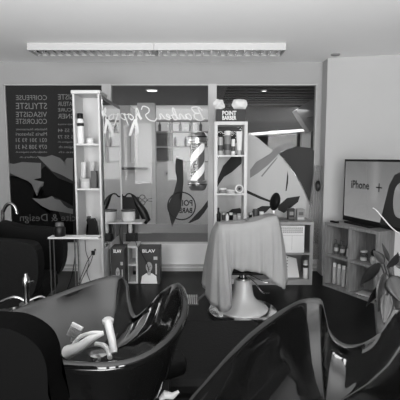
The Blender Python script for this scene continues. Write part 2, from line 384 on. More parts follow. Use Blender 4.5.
# facade opposite
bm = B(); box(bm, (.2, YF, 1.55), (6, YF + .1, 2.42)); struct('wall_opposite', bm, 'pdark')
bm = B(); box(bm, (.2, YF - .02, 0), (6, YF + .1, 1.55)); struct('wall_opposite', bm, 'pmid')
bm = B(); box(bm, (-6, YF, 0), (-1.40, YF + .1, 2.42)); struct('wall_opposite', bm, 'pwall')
st('passage_column', (-1.19, 7.9, 0), (-.86, 8.15, 2.42), 'pwall')
# lit shop opposite, seen through the middle pane
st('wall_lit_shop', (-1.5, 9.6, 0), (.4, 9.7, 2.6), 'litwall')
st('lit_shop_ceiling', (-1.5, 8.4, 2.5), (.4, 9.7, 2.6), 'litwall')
st('counter_front', (-1.39, 8.2, 0), (.19, 8.35, 1.28), 'pwall')
sh = thing('display_shelving', 'pale shelving of bottles in the lit shop across the passage', 'shelving', (-.5, 9.35, 0))
def lsh(a, b, n='shelf', m='lgrey'): return obj(n, box(B(), a, b), m, sh)
for z in (1.28, 1.62, 1.95, 2.2): lsh((-.6, -.12, z), (.75, .2, z + .025))
for x in (-.6, -.15, .3, .72): lsh((x, -.12, 0), (x + .03, .2, 2.3), 'upright')
lsh((-.57, .1, 1.31), (-.17, .12, 1.61), 'back_panel', 'midgrey'); lsh((-.57, .1, 1.65), (-.17, .12, 1.94), 'back_panel', 'midgrey')
proto = None
for i in range(11):
    x = -.52 + i * .115; z = 1.975 if i % 2 else 1.645
    if proto is None:
        bm = B(); lathe(bm, [(.03, 0), (.032, .14), (.012, .17), (.012, .2)], n=10)
        proto = obj('bottle', bm, 'midgrey', smooth=True); o = proto
    else: o = proto.copy(); COL.objects.link(o)
    o.location = (-.5 + x, 9.33, z)
    tag(o, 'small grey bottle on the shelving in the lit shop across the passage', 'bottle', 'bottles in the shop opposite')
# ceiling downlights in the passage
for i, (px, py) in enumerate(((152, 89.5), (264, 90))):
    c = W(px, py, zp)
    t = thing('downlight', ['bright downlight in the passage ceiling seen through the middle pane', 'downlight in the passage ceiling seen at the top of the right pane'][i], 'downlight', (c.x, c.y, zp - .02), group='passage downlights')
    r = .075 if i == 0 else .028
    obj('lamp', lathe(B(), [(r, 0), (r, .012)], n=20), 'lamp', t)
    obj('trim_ring', lathe(B(), [(r + .004, 0), (r + .02, 0), (r + .02, .018), (r + .004, .018), (r + .004, 0)], n=20, caps=False), 'lgrey', t)
# slatted soffit + sloping beam, seen through the right pane
bm = B()
for i in range(9): box(bm, (.4, 5.6 + i * .28, zp - .02), (4.6, 5.62 + i * .28, zp - .001))
struct('trim_5', bm, 'pdark')
bm = B(); pts = [P(296, 110, 7.2), P(318, 96, 7.2), P(330, 92, 7.2), P(330, 112, 7.2), P(306, 118, 7.2), P(318, 128, 7.2), P(310, 132, 7.2)]
struct('stair_beam', prism(bm, pts, (0, .3, 0)), 'pmid')
t = thing('light_strip', 'long bright strip light above the shop front across the passage', 'strip light', P(281, 132, 7.6))
a = P(249, 134.5, 7.6); b = P(313, 129.5, 7.6); o_ = t.location
def quad(p, q, h, d): return [Vector((p.x, p.y, p.z - h)) - o_, Vector((q.x, q.y, q.z - h)) - o_, Vector((q.x, q.y, q.z + h)) - o_, Vector((p.x, p.y, p.z + h)) - o_]
obj('tube', prism(B(), quad(a, b, .014, 0), (0, .05, 0)), 'neon', t)
obj('housing', prism(B(), [v + Vector((0, .05, .0)) for v in quad(a, b, .03, 0)], (0, .6, 0)), 'lgrey', t)
bm = B(); a = P(302, 147, 7.7); b = P(311, 131, 7.7); box(bm, (a.x, 7.7, 0), (b.x, 7.85, b.z)); struct('passage_pillar', bm, 'white')
# dark items across the passage seen through the middle pane
t = thing('counter_stool', 'dark seat with square back standing outside behind the shelf', 'seat', (-1.05, 5.75, 0))
obj('seat', box(B(), (-.2, -.2, .42), (.16, .2, .5)), 'dgrey', t, bevel=.01); obj('backrest', box(B(), (-.2, .2, .42), (.16, .25, .82)), 'dgrey', t, bevel=.01)
for sx in (-.18, .11):
    for sy in (-.17, .15): obj('leg', box(B(), (sx, sy, 0), (sx + .03, sy + .03, .42)), 'dgrey', t)
a = P(121, 194, 7.8); b = P(149, 162, 7.8)
t = thing('service_hatch', 'grey panel with a dark ledge across the passage behind the middle pane', 'hatch', (-1.19, 7.45, 0))
obj('panel', box(B(), (-.3, 0, 0), (.3, .06, 1.3)), 'pwall', t)
obj('ledge', box(B(), (-.3, -.06, 1.17), (.25, -.001, 1.215)), 'dgrey', t)
c = P(167, 173.5, 8.19)
t = thing('door_lock', 'small square lock plate with dark keyhole across the passage', 'lock', (c.x, 8.2, c.z))
obj('plate', box(B(), (-.05, -.012, -.05), (.05, 0, .05)), 'lgrey', t); obj('keyhole', lathe(B(), [(.018, 0), (.018, .004)], n=12, mtx=Matrix.Translation((0, -.012, 0)) @ Matrix.Rotation(PI / 2, 4, 'X')), 'black', t)

# ------------------------------------------------------------------ barber pole outside the middle pane
c = P(197.5, 191, 5.10); zt = P(197.5, 131, 5.10).z; H = zt - c.z
t = thing('barber_pole', 'striped barber pole with chrome caps mounted outside the middle pane', 'barber pole', (c.x, 5.16, c.z))
k = 1.0
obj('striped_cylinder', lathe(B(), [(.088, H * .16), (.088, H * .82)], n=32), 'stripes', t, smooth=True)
obj('bottom_cap', lathe(B(), [(.04, 0), (.08, .004), (.105, .03), (.118, .065), (.118, .095), (.105, .10), (.118, .11), (.11, H * .17), (.09, H * .18)], n=28), 'chromed', t, smooth=True)
obj('top_cap', lathe(B(), [(.09, H * .79), (.122, H * .80), (.122, H * .84), (.108, H * .85), (.108, H * .88), (.118, H * .89), (.112, H * .94), (.09, H * .985), (.03, H)], n=28), 'chromed', t, smooth=True)
for z in (.075, H * .82, H * .9): obj('band', lathe(B(), [(.119, z), (.124, z + .006), (.119, z + .012)], n=28, caps=False), 'black', t, smooth=True)
obj('bracket', box(B(), (.1, -.015, H * .84), (.22, .015, H * .88)), 'lgrey', t)

# ------------------------------------------------------------------ ceiling light fittings
def fixture(xa, xb, label):
    t = thing('ceiling_light', label, 'ceiling light', ((xa + xb) / 2, 4.265, ZC), group=None)
    L = (xb - xa) / 2; bm = B(); d = .067
    box(bm, (-L, -.125, -d), (L, -.118, -.0)); box(bm, (-L, .118, -d), (L, .125, 0)); box(bm, (-L, -.118, -d), (-L + .01, .118, 0)); box(bm, (L - .01, -.118, -d), (L, .118, 0)); obj('housing', bm, 'skirt', t); obj('shade_backing', box(B(), (-L + .01, -.118, -.006), (L - .01, .118, 0)), 'black', t)  # top plate is black to paint in the shade between the louvre blades
    for y in (0.0,): obj('fluorescent_tube', tube(B(), [(-L + .02, y, -.026), (L - .02, y, -.026)], .013, 10), 'tube', t, smooth=True)
    bm = B(); n = 15
    for i in range(n):
        x = -L + .01 + (i + .5) * (2 * L - .02) / n
        for y0, y1 in ((-.116, .116),):
            prism(bm, [(x - .016, y0, -d + .001), (x + .016, y0, -d + .001), (x + .003, y0, -d + .026), (x - .003, y0, -d + .026)], (0, y1 - y0, 0))
    obj('louvre', bm, 'louvre', t)
xa = P(27, 50, 4.14).x; xm = P(154, 50, 4.14).x; xb = P(286, 50, 4.14).x
fixture(xa, xm - .002, 'left half of the long white louvred fluorescent ceiling light')
fixture(xm + .002, xb, 'right half of the long white louvred fluorescent ceiling light')
c = W(335.5, 54.3, ZC)
tag(obj('ceiling_sensor', lathe(B(), [(.05, 0), (.045, -.012), (.03, -.016)], c, n=20), 'midgrey', smooth=True), 'small flat grey disc on the ceiling near the wall corner', 'sensor')

# ------------------------------------------------------------------ bottle makers
def bottle(loc, h, r, body='white', cap='black', label='', cat='bottle', group=None, kind='can', tilt=0, name='bottle'):
    t = thing(name, label, cat, loc, group=group)
    if kind == 'can':
        obj('body', lathe(B(), [(r * .95, 0), (r, .004), (r, h * .78), (r * .8, h * .82)], n=18), body, t, smooth=True)
        obj('cap', lathe(B(), [(r * .85, h * .82), (r * .85, h * .98), (r * .75, h)], n=18), cap, t, smooth=True)
    elif kind == 'pump':
        obj('body', lathe(B(), [(r * .95, 0), (r, .004), (r, h * .62), (r * .35, h * .72)], n=18), body, t, smooth=True)
        obj('pump', tube(B(), [(0, 0, h * .72), (0, 0, h * .95), (-r * .9, 0, h * .97)], r * .22, 8), cap, t, smooth=True)
    elif kind == 'neck':
        obj('body', lathe(B(), [(r * .95, 0), (r, .004), (r, h * .55), (r * .4, h * .7), (r * .35, h * .85)], n=18), body, t, smooth=True)
        obj('cap', lathe(B(), [(r * .42, h * .85), (r * .42, h)], n=12), cap, t, smooth=True)
    elif kind == 'jar':
        obj('body', lathe(B(), [(r * .95, 0), (r, .003), (r, h * .7)], n=22), body, t, smooth=True)
        obj('lid', lathe(B(), [(r * 1.04, h * .7), (r * 1.04, h * .97), (r, h)], n=22), cap, t, smooth=True)
    elif kind == 'tubepack':
        bm = B(); n = 14; rings = []
        for s in range(5):
            f = s / 4; rx = r * (.8 + .25 * f); ry = r * .75 * (1 - f) + .002; z = h * .2 + f * h * .8
            rings.append([bm.verts.new((rx * math.cos(2 * PI * i / n), ry * math.sin(2 * PI * i / n), z)) for i in range(n)])
        for a, b in zip(rings, rings[1:]):
            for i in range(n): bm.faces.new((a[i], a[(i + 1) % n], b[(i + 1) % n], b[i]))
        bm.faces.new(rings[0][::-1]); bm.faces.new(rings[-1])
        obj('body', bm, body, t, smooth=True); obj('cap', lathe(B(), [(r * .7, 0), (r * .7, h * .2)], n=14), cap, t, smooth=True)
    return t
def band(t, r, z0, z1, m='ink'):
    obj('label_band', lathe(B(), [(r * 1.015, z0), (r * 1.015, z1)], n=18, caps=False), m, t, smooth=True)

# ------------------------------------------------------------------ left tower shelf
TY = 4.0; tx0 = -1.222; tx1 = -.962; TD = .30; TH = 2.0
zs = [P(90, y, TY).z for y in (143.5, 188.5, 238.5)]
tw = thing('tower_shelf', 'tall narrow white shelf tower left of the mirror', 'shelf tower', ((tx0 + tx1) / 2, TY + TD / 2, 0))
hw = (tx1 - tx0) / 2; hd = TD / 2
obj('side_panel', box(B(), (-hw, -hd, 0), (-hw + .02, hd, TH)), 'white', tw, bevel=.003)
obj('side_panel', box(B(), (hw - .02, -hd, 0), (hw, hd, TH)), 'white', tw, bevel=.003)
obj('top_panel', box(B(), (-hw - .012, -hd - .01, TH), (hw + .012, hd, TH + .035)), 'white', tw, bevel=.008)
obj('back_panel', box(B(), (-hw + .02, hd - .015, .02), (hw - .02, hd, TH)), 'white', tw)
obj('lower_panel', box(B(), (-hw + .02, -hd + .04, 0), (hw - .02, -hd + .055, zs[2] - .02)), 'white', tw)
for z in zs: obj('shelf', box(B(), (-hw + .02, -hd + .004, z - .018), (hw - .02, hd - .015, z)), 'white', tw)
def on(x, Y, z): return (P(x, 150, Y).x, Y, z)
b_ = bottle(on(81.2, 4.08, zs[0]), .295, .033, 'paper', 'black', 'tall white spray can with black cap on the tower\'s top shelf', 'spray can', kind='can', name='spray_can'); band(b_, .033, .17, .2)
bottle(on(90.5, 4.1, zs[0]), .055, .036, 'paper', 'white', 'low white tub beside the tall spray can', 'tub', kind='jar', name='tub')
bottle(on(82.5, 4.16, zs[1]), .255, .028, 'white', 'dgrey', 'pale tube pack standing on its cap on the middle shelf of the tower', 'tube', kind='tubepack', name='tube_pack')
b_ = bottle(on(91.3, 4.16, zs[1]), .26, .028, 'lgrey', 'dgrey', 'grey tube pack beside the dark box on the middle shelf of the tower', 'tube', kind='tubepack', name='tube_pack'); 
bottle(on(84.6, 4.05, zs[1]), .095, .048, 'white', 'lgrey', 'round white tub in front of the tube packs', 'tub', kind='jar', name='tub')
o = obj('product_box', box(B(), (-.028, -.03, 0), (.028, .03, .17)), 'dgrey', bevel=.002); o.location = on(93.6, 4.07, zs[1]); tag(o, 'small dark box at the right end of the tower\'s middle shelf', 'box')
# black hair trimmer holder on lower shelf
t = thing('hair_clipper', 'black hair clipper leaning on the lowest shelf of the white tower', 'hair clipper', on(90.5, 4.08, zs[2]))
bm = B(); pts = [(-.065, 0, .002), (.06, 0, .002), (.052, 0, .03), (.04, 0, .15), (.02, 0, .19), (-.02, 0, .185), (-.045, 0, .2), (-.055, 0, .17), (-.03, 0, .13), (-.04, 0, .05)]
obj('body', prism(bm, [Vector(p) + Vector((0, -.03, 0)) for p in pts], (0, .06, 0)), 'black', t, bevel=.008)
obj('blade', box(B(), (-.05, -.02, .195), (-.02, .02, .21)), 'dgrey', t)
# cables hanging down the tower front
yq = TY - .02
def cable(pix, r, name, label, Y=yq, m='black'):
    ps = [P(x, y, Y) for x, y in pix]; o = obj(name, tube(B(), spline(ps, 6), r, 6), m, smooth=True); return tag(o, label, 'cable')
cable([(85, 240), (86, 252), (89, 262), (87, 272), (91, 283)], .0035, 'power_cable', 'thin black cable hanging down the front of the white tower')
cable([(92, 254), (87, 262), (83, 272), (78, 284)], .0035, 'power_cable', 'black cable running from the plug down to the left', Y=yq - .01)
cable([(93, 255), (90, 264), (85, 273), (80, 284)], .0035, 'power_cable', 'second black cable below the plug, right of the first', Y=yq - .01)
c = P(93.5, 252, yq)
t = thing('plug', 'black plug hanging in front of the white tower', 'plug', c)
obj('body', box(B(), (-.02, -.012, -.03), (.012, .012, .012)), 'black', t, bevel=.004); obj('pin', box(B(), (.008, -.008, .012), (.022, .008, .03)), 'dgrey', t)

# ------------------------------------------------------------------ mirror station beside the tower
ms = thing('mirror_station', 'tall framed mirror standing edge-on to the window, with a white shelf', 'mirror', (-.955, 4.45, 0))
obj('panel', box(B(), (-.005, -.14, 0), (.006, .44, 1.98)), 'lam', ms)
obj('mirror', box(B(), (.006, -.42, .5), (.012, .43, 1.955)), 'mirror', ms)
obj('frame', box(B(), (.004, -.445, 1.955), (.016, .445, 1.985)), 'midgrey', ms); obj('frame', box(B(), (.004, .43, .3), (.02, .445, 1.955)), 'white', ms)
zsh = P(120, 222.5, 4.62).z
obj('shelf', box(B(), (.013, .17, zsh - .018), (.30, .42, zsh)), 'white', ms, bevel=.003)
obj('bracket', box(B(), (.013, .28, .0), (.05, .31, zsh - .018)), 'dgrey', ms)
t = thing('bowl', 'white round bowl with a dark rim on the white mirror shelf', 'bowl', (P(128.5, 220, 4.74).x, 4.74, zsh))
obj('body', lathe(B(), [(.068, 0), (.078, .004), (.08, .07), (.078, .115)], n=28), 'white', t, smooth=True)
obj('rim', lathe(B(), [(.078, .115), (.083, .118), (.083, .132), (.06, .134), (.05, .12)], n=28), 'dgrey', t, smooth=True)
# hair dryer with hooked tail leaning behind the shelf
ps = [P(x, y, 4.915) for x, y in ((122, 194), (122.5, 196), (125, 196.5), (127.5, 194), (131, 194), (134, 197), (138, 204), (143, 212), (147, 221), (148, 222.5))]
t = thing('curved_brush', 'dark curved tool with a hooked tail leaning by the window behind the bowl', 'styling tool', ps[-1])
o = obj('body', tube(B(), [p - ps[-1] for p in spline(ps[4:], 5)], [.008 + .044 * math.sin(PI * min(1, (i / 25) ** 1.3 * .88)) for i in range(26)], 10), 'black', t, smooth=True)
o = obj('hook', tube(B(), [p - ps[-1] for p in spline(ps[:6], 6)], .009, 8), 'black', t, smooth=True)
o = None
t = thing('scissors', 'open scissors with ring handles hanging before the window', 'scissors', P(144, 200, 4.93))
for dx, s in ((0, 1), (.0, -1)):
    bm = B(); c = Vector((.0, 0, s * .035 + .0)); tube(bm, [c + Vector((-.02 + .032 * math.cos(q * PI / 8), 0, .026 * math.sin(q * PI / 8))) for q in range(16)], .005, 6, True)
    tube(bm, [c + Vector((.01, 0, 0)), Vector((.05, 0, -s * .012)), Vector((.1, 0, -s * .018))], .004, 6); obj('blade', bm, 'dgrey', t)
# shelf below: small black holders hanging below the mirror shelf
c = P(130.5, 230, 4.70)
t = thing('clipper_stand', 'black clipper stand with a pale clipper below the white mirror shelf', 'clipper stand', (c.x, 4.72, .425))
obj('stand', box(B(), (-.055, -.04, 0), (.055, .05, .09)), 'black', t, bevel=.006); obj('post', box(B(), (-.045, .0, .09), (.045, .04, .2)), 'black', t)
obj('clipper', lathe(B(), [(.02, .1), (.026, .14), (.022, .2), (.015, .208)], (.0, -.03, 0), n=14), 'lgrey', t, smooth=True)
# portrait boxes and the open cube shelf between
YB = 4.42
def pbox(xl, xr, YB, label):
    X0 = P(xl, 265, YB).x; X1 = P(xr, 265, YB).x; h = P(130, 248, YB).z; wd = X1 - X0
    t = thing('display_box', label, 'display box', ((X0 + X1) / 2, YB, 0), group=None)
    obj('carton', box(B(), (-wd / 2, 0, 0), (wd / 2, .2, h)), 'carton', t, bevel=.003)
    f = -.0015; k = wd / .26
    bm = B(); text(bm, 'BLAV', .05, frame_mtx((-.075 * k, f, h - .05), (1, 0, 0), (0, 0, 1)), .0005, width=.15 * k, bold=.001)
    obj('lettering', bm, 'paper', t)
    def ell(cx, cz, rx, rz, m, n, y): return obj(n, prism(B(), [Vector((cx + rx * math.cos(q * PI / 12), y, cz + rz * math.sin(q * PI / 12))) for q in range(24)], (0, .001, 0)), m, t)
    p = t
    obj('printed_shirt', prism(B(), [Vector(v) for v in ((-.10 * k, f, .005), (.095 * k, f, .005), (.085 * k, f, .09), (.03 * k, f, .125), (.0, f, .10), (-.03 * k, f, .125), (-.085 * k, f, .09))], (0, .001, 0)), 'paper', p)
    ell(0, .235, .05 * k, .05, 'hair', 'printed_hair', f); ell(0, .195, .038 * k, .055, 'skin', 'printed_face', f - .0012)
    obj('printed_neck', box(B(), (-.018 * k, f - .0008, .10), (.018 * k, f, .16)), 'skin', p)
    bm = B()
    for sx in (-.016, .016): box(bm, (sx * k - .008, f - .0022, .20), (sx * k + .008, f - .0014, .206))
    box(bm, (-.012 * k, f - .0022, .163), (.012 * k, f - .0014, .168)); box(bm, (-.003, f - .0022, .175), (.003, f - .0014, .195)); obj('printed_features', bm, 'ink', p)
    obj('printed_bottle', box(B(), (.075 * k, f, .11), (.093 * k, f + .001, .23)), 'lgrey', p); obj('printed_panel', box(B(), (.055 * k, f, .275), (.1 * k, f + .001, .31)), 'lgrey', p)
    return t
pbox(110.8, 124.5, 4.19, 'dark carton with a man\'s portrait, left of the small open shelf')
pbox(138, 160, 4.42, 'dark carton with a man in a white shirt, right of the small open shelf')
X0 = P(124.5, 265, YB).x; X1 = P(137.6, 265, YB).x; h = .42
t = thing('cube_shelf', 'small pale open shelf standing between two portrait cartons', 'shelf', ((X0 + X1) / 2, YB + .02, 0)); q = (X1 - X0) / 2 - .001
X = P(126, 265, YB).x
obj('side_panel', box(B(), (-q + .025, .0, 0), (-q + .04, .28, h)), 'lam', t); obj('side_panel', box(B(), (q - .02, 0, 0), (q, .28, h)), 'lam', t)
obj('top_panel', box(B(), (-q + .04, 0, h - .02), (q - .02, .28, h)), 'lam', t); obj('shelf', box(B(), (-q + .04, .0, .2), (q - .02, .28, .22)), 'lam', t); obj('base', box(B(), (-q + .04, 0, 0), (q - .02, .28, .02)), 'lam', t)
obj('back_panel', box(B(), (-q + .04, .27, .22), (q - .02, .28, h - .02)), 'lam', t)

cable([(121, 224), (119.5, 232), (121, 241), (126, 247)], .004, 'power_cable', 'black cable dangling below the mirror shelf', Y=4.58)
cable([(135, 240), (138, 248), (143, 256), (147, 264), (149, 272)], .004, 'power_cable', 'black cable hanging across the portrait carton', Y=4.36)

# ------------------------------------------------------------------ trolley table left of the tower
zt = P(74, 237.5, 2.95).z; Xa = -1.115; Xb = P(97, 238, 2.92).x
t = thing('side_table', 'small thin-topped table on slim dark legs between the armchair and the white tower', 'table', ((Xa + Xb) / 2, 3.0, 0)); q = (Xb - Xa) / 2
obj('table_top', box(B(), (-q, -.05, zt - .012), (q, .05, zt)), 'lam', t, bevel=.003)
for sx in (-q + .012, 0.01):
    for sy in (-.04, .04): obj('leg', tube(B(), [(sx, sy, 0), (sx, sy, zt - .012)], .005, 8), 'dgrey', t, smooth=True)
t = thing('spray_bottle', 'squat black jar standing on the small thin-topped table', 'jar', (P(60, 236, 3.0).x, 3.0, zt))
obj('body', lathe(B(), [(.036, 0), (.041, .01), (.041, .06), (.03, .075)], n=22), 'black', t, smooth=True); obj('lid', lathe(B(), [(.028, .075), (.032, .08), (.029, .1), (.016, .105)], n=22), 'dgrey', t, smooth=True)
t.name = 'black_jar'
cable([(75, 236), (75, 255), (72, 275), (66, 292)], .004, 'power_cable', 'black cable dangling beside the table leg left of the tower', Y=3.05)

# ------------------------------------------------------------------ middle tower shelf + low cabinet
MY = 4.42
mx0 = P(214.3, 150, MY).x; mx1 = P(247.5, 150, MY).x; mh = P(230, 121.5, MY).z
t = thing('tower_shelf', 'open-backed pale shelf tower before the window, dark box on top', 'shelf tower', ((mx0 + mx1) / 2, MY + .13, 0)); q = (mx1 - mx0) / 2
obj('side_panel', box(B(), (-q, -.13, 0), (-q + .035, .13, mh)), 'lam', t, bevel=.002); obj('side_panel', box(B(), (q - .035, -.13, 0), (q, .13, mh)), 'lam', t, bevel=.002)
obj('top_panel', box(B(), (-q + .035, -.13, mh - .035), (q - .035, .13, mh)), 'lam', t)
mz = [P(230, y, MY).z for y in (155, 193.5, 221.5)]
for z in mz: obj('shelf', box(B(), (-q + .035, -.13, z - .018), (q - .035, .13, z)), 'lam', t)
obj('base', box(B(), (-q + .035, -.13, 0), (q - .035, .13, .06)), 'lam', t)
# box with lettering and cotton on top
bx0 = P(216.2, 110, MY + .01).x; bx1 = P(245.5, 110, MY + .01).x; bh = P(230, 109, MY).z - mh
t = thing('product_box', 'black box with white block letters on top of the middle shelf tower', 'box', ((bx0 + bx1) / 2, MY + .01, mh)); q = (bx1 - bx0) / 2
obj('carton', box(B(), (-q, 0, 0), (q, .18, bh)), 'black', t, bevel=.003)
bm = B(); m1 = frame_mtx((-q + .065, -.001, bh * .52), (1, 0, 0), (0, 0, 1)); text(bm, 'POINT', .062, m1, .0005, width=.15, bold=.002)
m1 = frame_mtx((-q + .065, -.001, bh * .15), (1, 0, 0), (0, 0, 1)); text(bm, 'BARBER', .058, m1, .0005, width=.15, bold=.002)
obj('lettering', bm, 'paper', t)
def puff(cx, label, seed, wd=.06):
    rr = random.Random(seed); bm = B(); bmesh.ops.create_icosphere(bm, subdivisions=3, radius=1)
    ph = [rr.uniform(0, 6) for _ in range(3)]
    for v in bm.verts:
        d = 1 + .18 * math.sin(5 * v.co.x + ph[0]) * math.cos(4 * v.co.z + ph[1]) + .1 * math.sin(9 * v.co.y + ph[2])
        v.co = Vector((v.co.x * wd * d, v.co.y * .05 * d, v.co.z * .056 * d + .05))
    zm = min(v.co.z for v in bm.verts)
    for v in bm.verts: v.co.z -= zm
    o = obj('cotton_roll', bm, 'paper', smooth=True); o.location = (cx, MY + .10, mh + bh); tag(o, label, 'cotton roll', 'cotton rolls on the black box')
puff(P(219.5, 105, MY).x, 'fluffy white cotton roll on the left end of the black box', 1, .06); puff(P(240.5, 105, MY).x, 'fluffy white cotton roll on the right end of the black box', 4, .078)
ya = MY + .08
for px, h, r, bd, cp, kd, lb in ((220.3, .235, .028, 'lgrey', 'black', 'can', 'grey can with a black cap, leftmost on the top shelf of the middle tower'),
                                 (227.6, .26, .036, 'midgrey', 'paper', 'can', 'wide bottle with a big white cap, second from left on the middle tower\'s top shelf'),
                                 (233.2, .21, .02, 'paper', 'black', 'can', 'slim white bottle with a dark cap, third on the middle tower\'s top shelf'),
                                 (239.3, .255, .032, 'paper', 'lgrey', 'tubepack', 'white tube pack, rightmost on the top shelf of the middle tower')):
    b_ = bottle((P(px, 150, ya).x, ya, mz[0]), h, r, bd, cp, lb, 'bottle', kind=kd, group='bottles on the top shelf of the middle tower')
    if kd == 'can': band(b_, r, h * .2, h * .45, 'dgrey')
bottle((P(222.5, 190, ya).x, ya, mz[1]), .055, .04, 'midgrey', 'paper', 'low grey jar with white lid at the left of the tower\'s middle shelf', 'jar', kind='jar', name='jar')
bottle((P(231, 190, ya).x, ya, mz[1]), .035, .045, 'lgrey', 'paper', 'flat pale tin beside the tape roll on the middle tower', 'tin', kind='jar', name='tin')
t = thing('tape_roll', 'round roll with a dark patterned centre standing on the middle tower shelf', 'roll', (P(239.3, 185, ya - .03).x, ya - .03, mz[1] + .048))
rx = Matrix.Rotation(PI / 2, 4, 'X')
obj('ring', lathe(B(), [(.034, -.02), (.046, -.02), (.046, .02), (.034, .02), (.034, -.02)], n=26, caps=False, mtx=rx), 'paper', t, smooth=True); obj('core', lathe(B(), [(.033, -.012), (.033, .012)], n=22, mtx=rx), 'midgrey', t); obj('hub', lathe(B(), [(.014, -.02), (.014, .012)], n=14, mtx=rx), 'ink', t)
spec = [(218.3, .15, .028, 'black', 'black', 'neck', 'tall dark bottle at the left end of the tower\'s lower shelf'), (223.5, .085, .02, 'dgrey', 'lgrey', 'jar', 'small dark jar right of the tall dark bottle'),
        (227.3, .10, .02, 'paper', 'black', 'neck', 'small white bottle with a black cap on the tower\'s lower shelf'), (231, .08, .022, 'black', 'paper', 'jar', 'black jar with a white lid on the tower\'s lower shelf'),
        (235, .09, .02, 'lgrey', 'dgrey', 'can', 'small grey can with a dark cap on the tower\'s lower shelf'), (239.2, .07, .024, 'paper', 'lgrey', 'jar', 'low white jar near the right side of the tower\'s lower shelf')]
for i, (px, h, r, bd, cp, kd, lb) in enumerate(spec):
    y = ya + (.04 if i % 2 else -.06); bottle((P(px, 215, y).x, y, mz[2]), h, r, bd, cp, lb, 'bottle', kind=kd, group='small bottles on the lower shelf of the middle tower')
# cabinet
cx0 = mx1 + .003; cx1 = P(313, 250, 4.39).x; ch = .70
t = thing('low_cabinet', 'low pale open cabinet under the right pane, papers inside', 'cabinet', ((cx0 + cx1) / 2, 4.39, 0)); q = (cx1 - cx0) / 2; D = .36
xm_ = P(280, 250, 4.39).x - (cx0 + cx1) / 2
for x in (-q, q - .035): obj('side_panel', box(B(), (x, 0, 0), (x + .035, D, ch - .03)), 'lamd', t)
obj('divider', box(B(), (xm_ - .03, .01, .06), (xm_ - .005, D, ch - .03)), 'lamd', t)
obj('top_panel', box(B(), (-q, -.005, ch - .03), (q, D, ch)), 'lamd', t); obj('shelf', box(B(), (-q + .035, .01, .335), (q - .035, D - .015, .355)), 'lamd', t); obj('base', box(B(), (-q + .035, 0, 0), (q - .035, D, .06)), 'lamd', t)
obj('back_panel', box(B(), (-q + .035, D - .015, .06), (q - .035, D, ch - .03)), 'midgrey', t)
# papers in cabinet
p0 = P(278, 240, 4.42).x; p1 = P(306, 240, 4.42).x
t = thing('desk_calendar', 'white calendar sheet with dotted rows leaning in the low cabinet', 'calendar', ((max(p0, cx0 + xm_) + p1) / 2, 4.42, .355))
wq = .135
obj('sheet', box(B(), (-wq, 0, 0), (wq, .012, .30)), 'paper', t)
bm = B()
for r in range(3):
    for cidx in range(11): box(bm, (-wq + .015 + cidx * .022, -.001, .265 - r * .022), (-wq + .029 + cidx * .022, 0, .28 - r * .022))
box(bm, (-.001, -.001, .03), (.001, 0, .19)); box(bm, (-wq + .02, -.001, .19), (wq - .01, 0, .192))
obj('printed_rows', bm, 'midgrey', t)
bp = P(291.5, 275, 4.43)
t = thing('notebook', 'open white spiral notebook leaning in the bottom of the low cabinet', 'notebook', (P(291, 270, 4.45).x, 4.47, .06))
prismpts = [(-.075, 0, .0), (.10, 0, .0), (.075, .06, .20), (-.04, .06, .235)]
obj('pages', prism(B(), [Vector(v) for v in prismpts], (0, .012, 0)), 'paper', t)
bm = B()
for i in range(7):
    f = i / 6; lathe(bm, [(.007, 0), (.007, .006)], (-.035 + f * .018 - .01, .052 * f - .008 + .004, .02 + f * .19), n=8)
obj('spiral', bm, 'black', t)
b_ = bottle((P(306, 270, 4.43).x, 4.45, .06), .20, .028, 'paper', 'lgrey', 'white bottle standing right of the spiral notebook', 'bottle', kind='can'); band(b_, .028, .12, .15)
# items on cabinet
for px, wd, h, m, lb in ((291.5, .036, .13, 'black', 'small black box on the low cabinet right of the headrest'), (301, .042, .125, 'midgrey', 'small grey patterned box next to the small black box')):
    t = thing('product_box', lb, 'box', (P(px, 215, 4.5).x, 4.5, ch)); obj('carton', box(B(), (-wd, 0, 0), (wd, .07, h)), m, t, bevel=.002)
    obj('printed_panel', box(B(), (-wd * .6, -.001, h * .45), (wd * .6, 0, h * .75)), 'dgrey' if m != 'black' else 'midgrey', t)
    obj('printed_panel', box(B(), (-wd * .8, -.001, h * .1), (wd * .8, 0, h * .28)), 'lgrey' if m != 'black' else 'dgrey', t)
for px, h, r, bd, cp, kd, lb in ((250.5, .075, .018, 'black', 'lgrey', 'jar', 'small black jar just right of the middle tower'), (255.5, .115, .028, 'dgrey', 'dgrey', 'jar', 'dark round jar on the cabinet beside the tower'), (261.5, .085, .024, 'lgrey', 'paper', 'jar', 'pale jar on the cabinet left of the black headrest')):
    bottle((P(px, 215, 4.6).x, 4.6, ch), h, r, bd, cp, lb, 'jar', kind=kd, name='jar')
o = obj('closed_book', box(B(), (-.06, -.05, 0), (.06, .05, .02)), 'dgrey', bevel=.002); o.location = (P(282, 218, 4.46).x, 4.46, ch); tag(o, 'dark closed book lying on the low cabinet by the headrest', 'book')

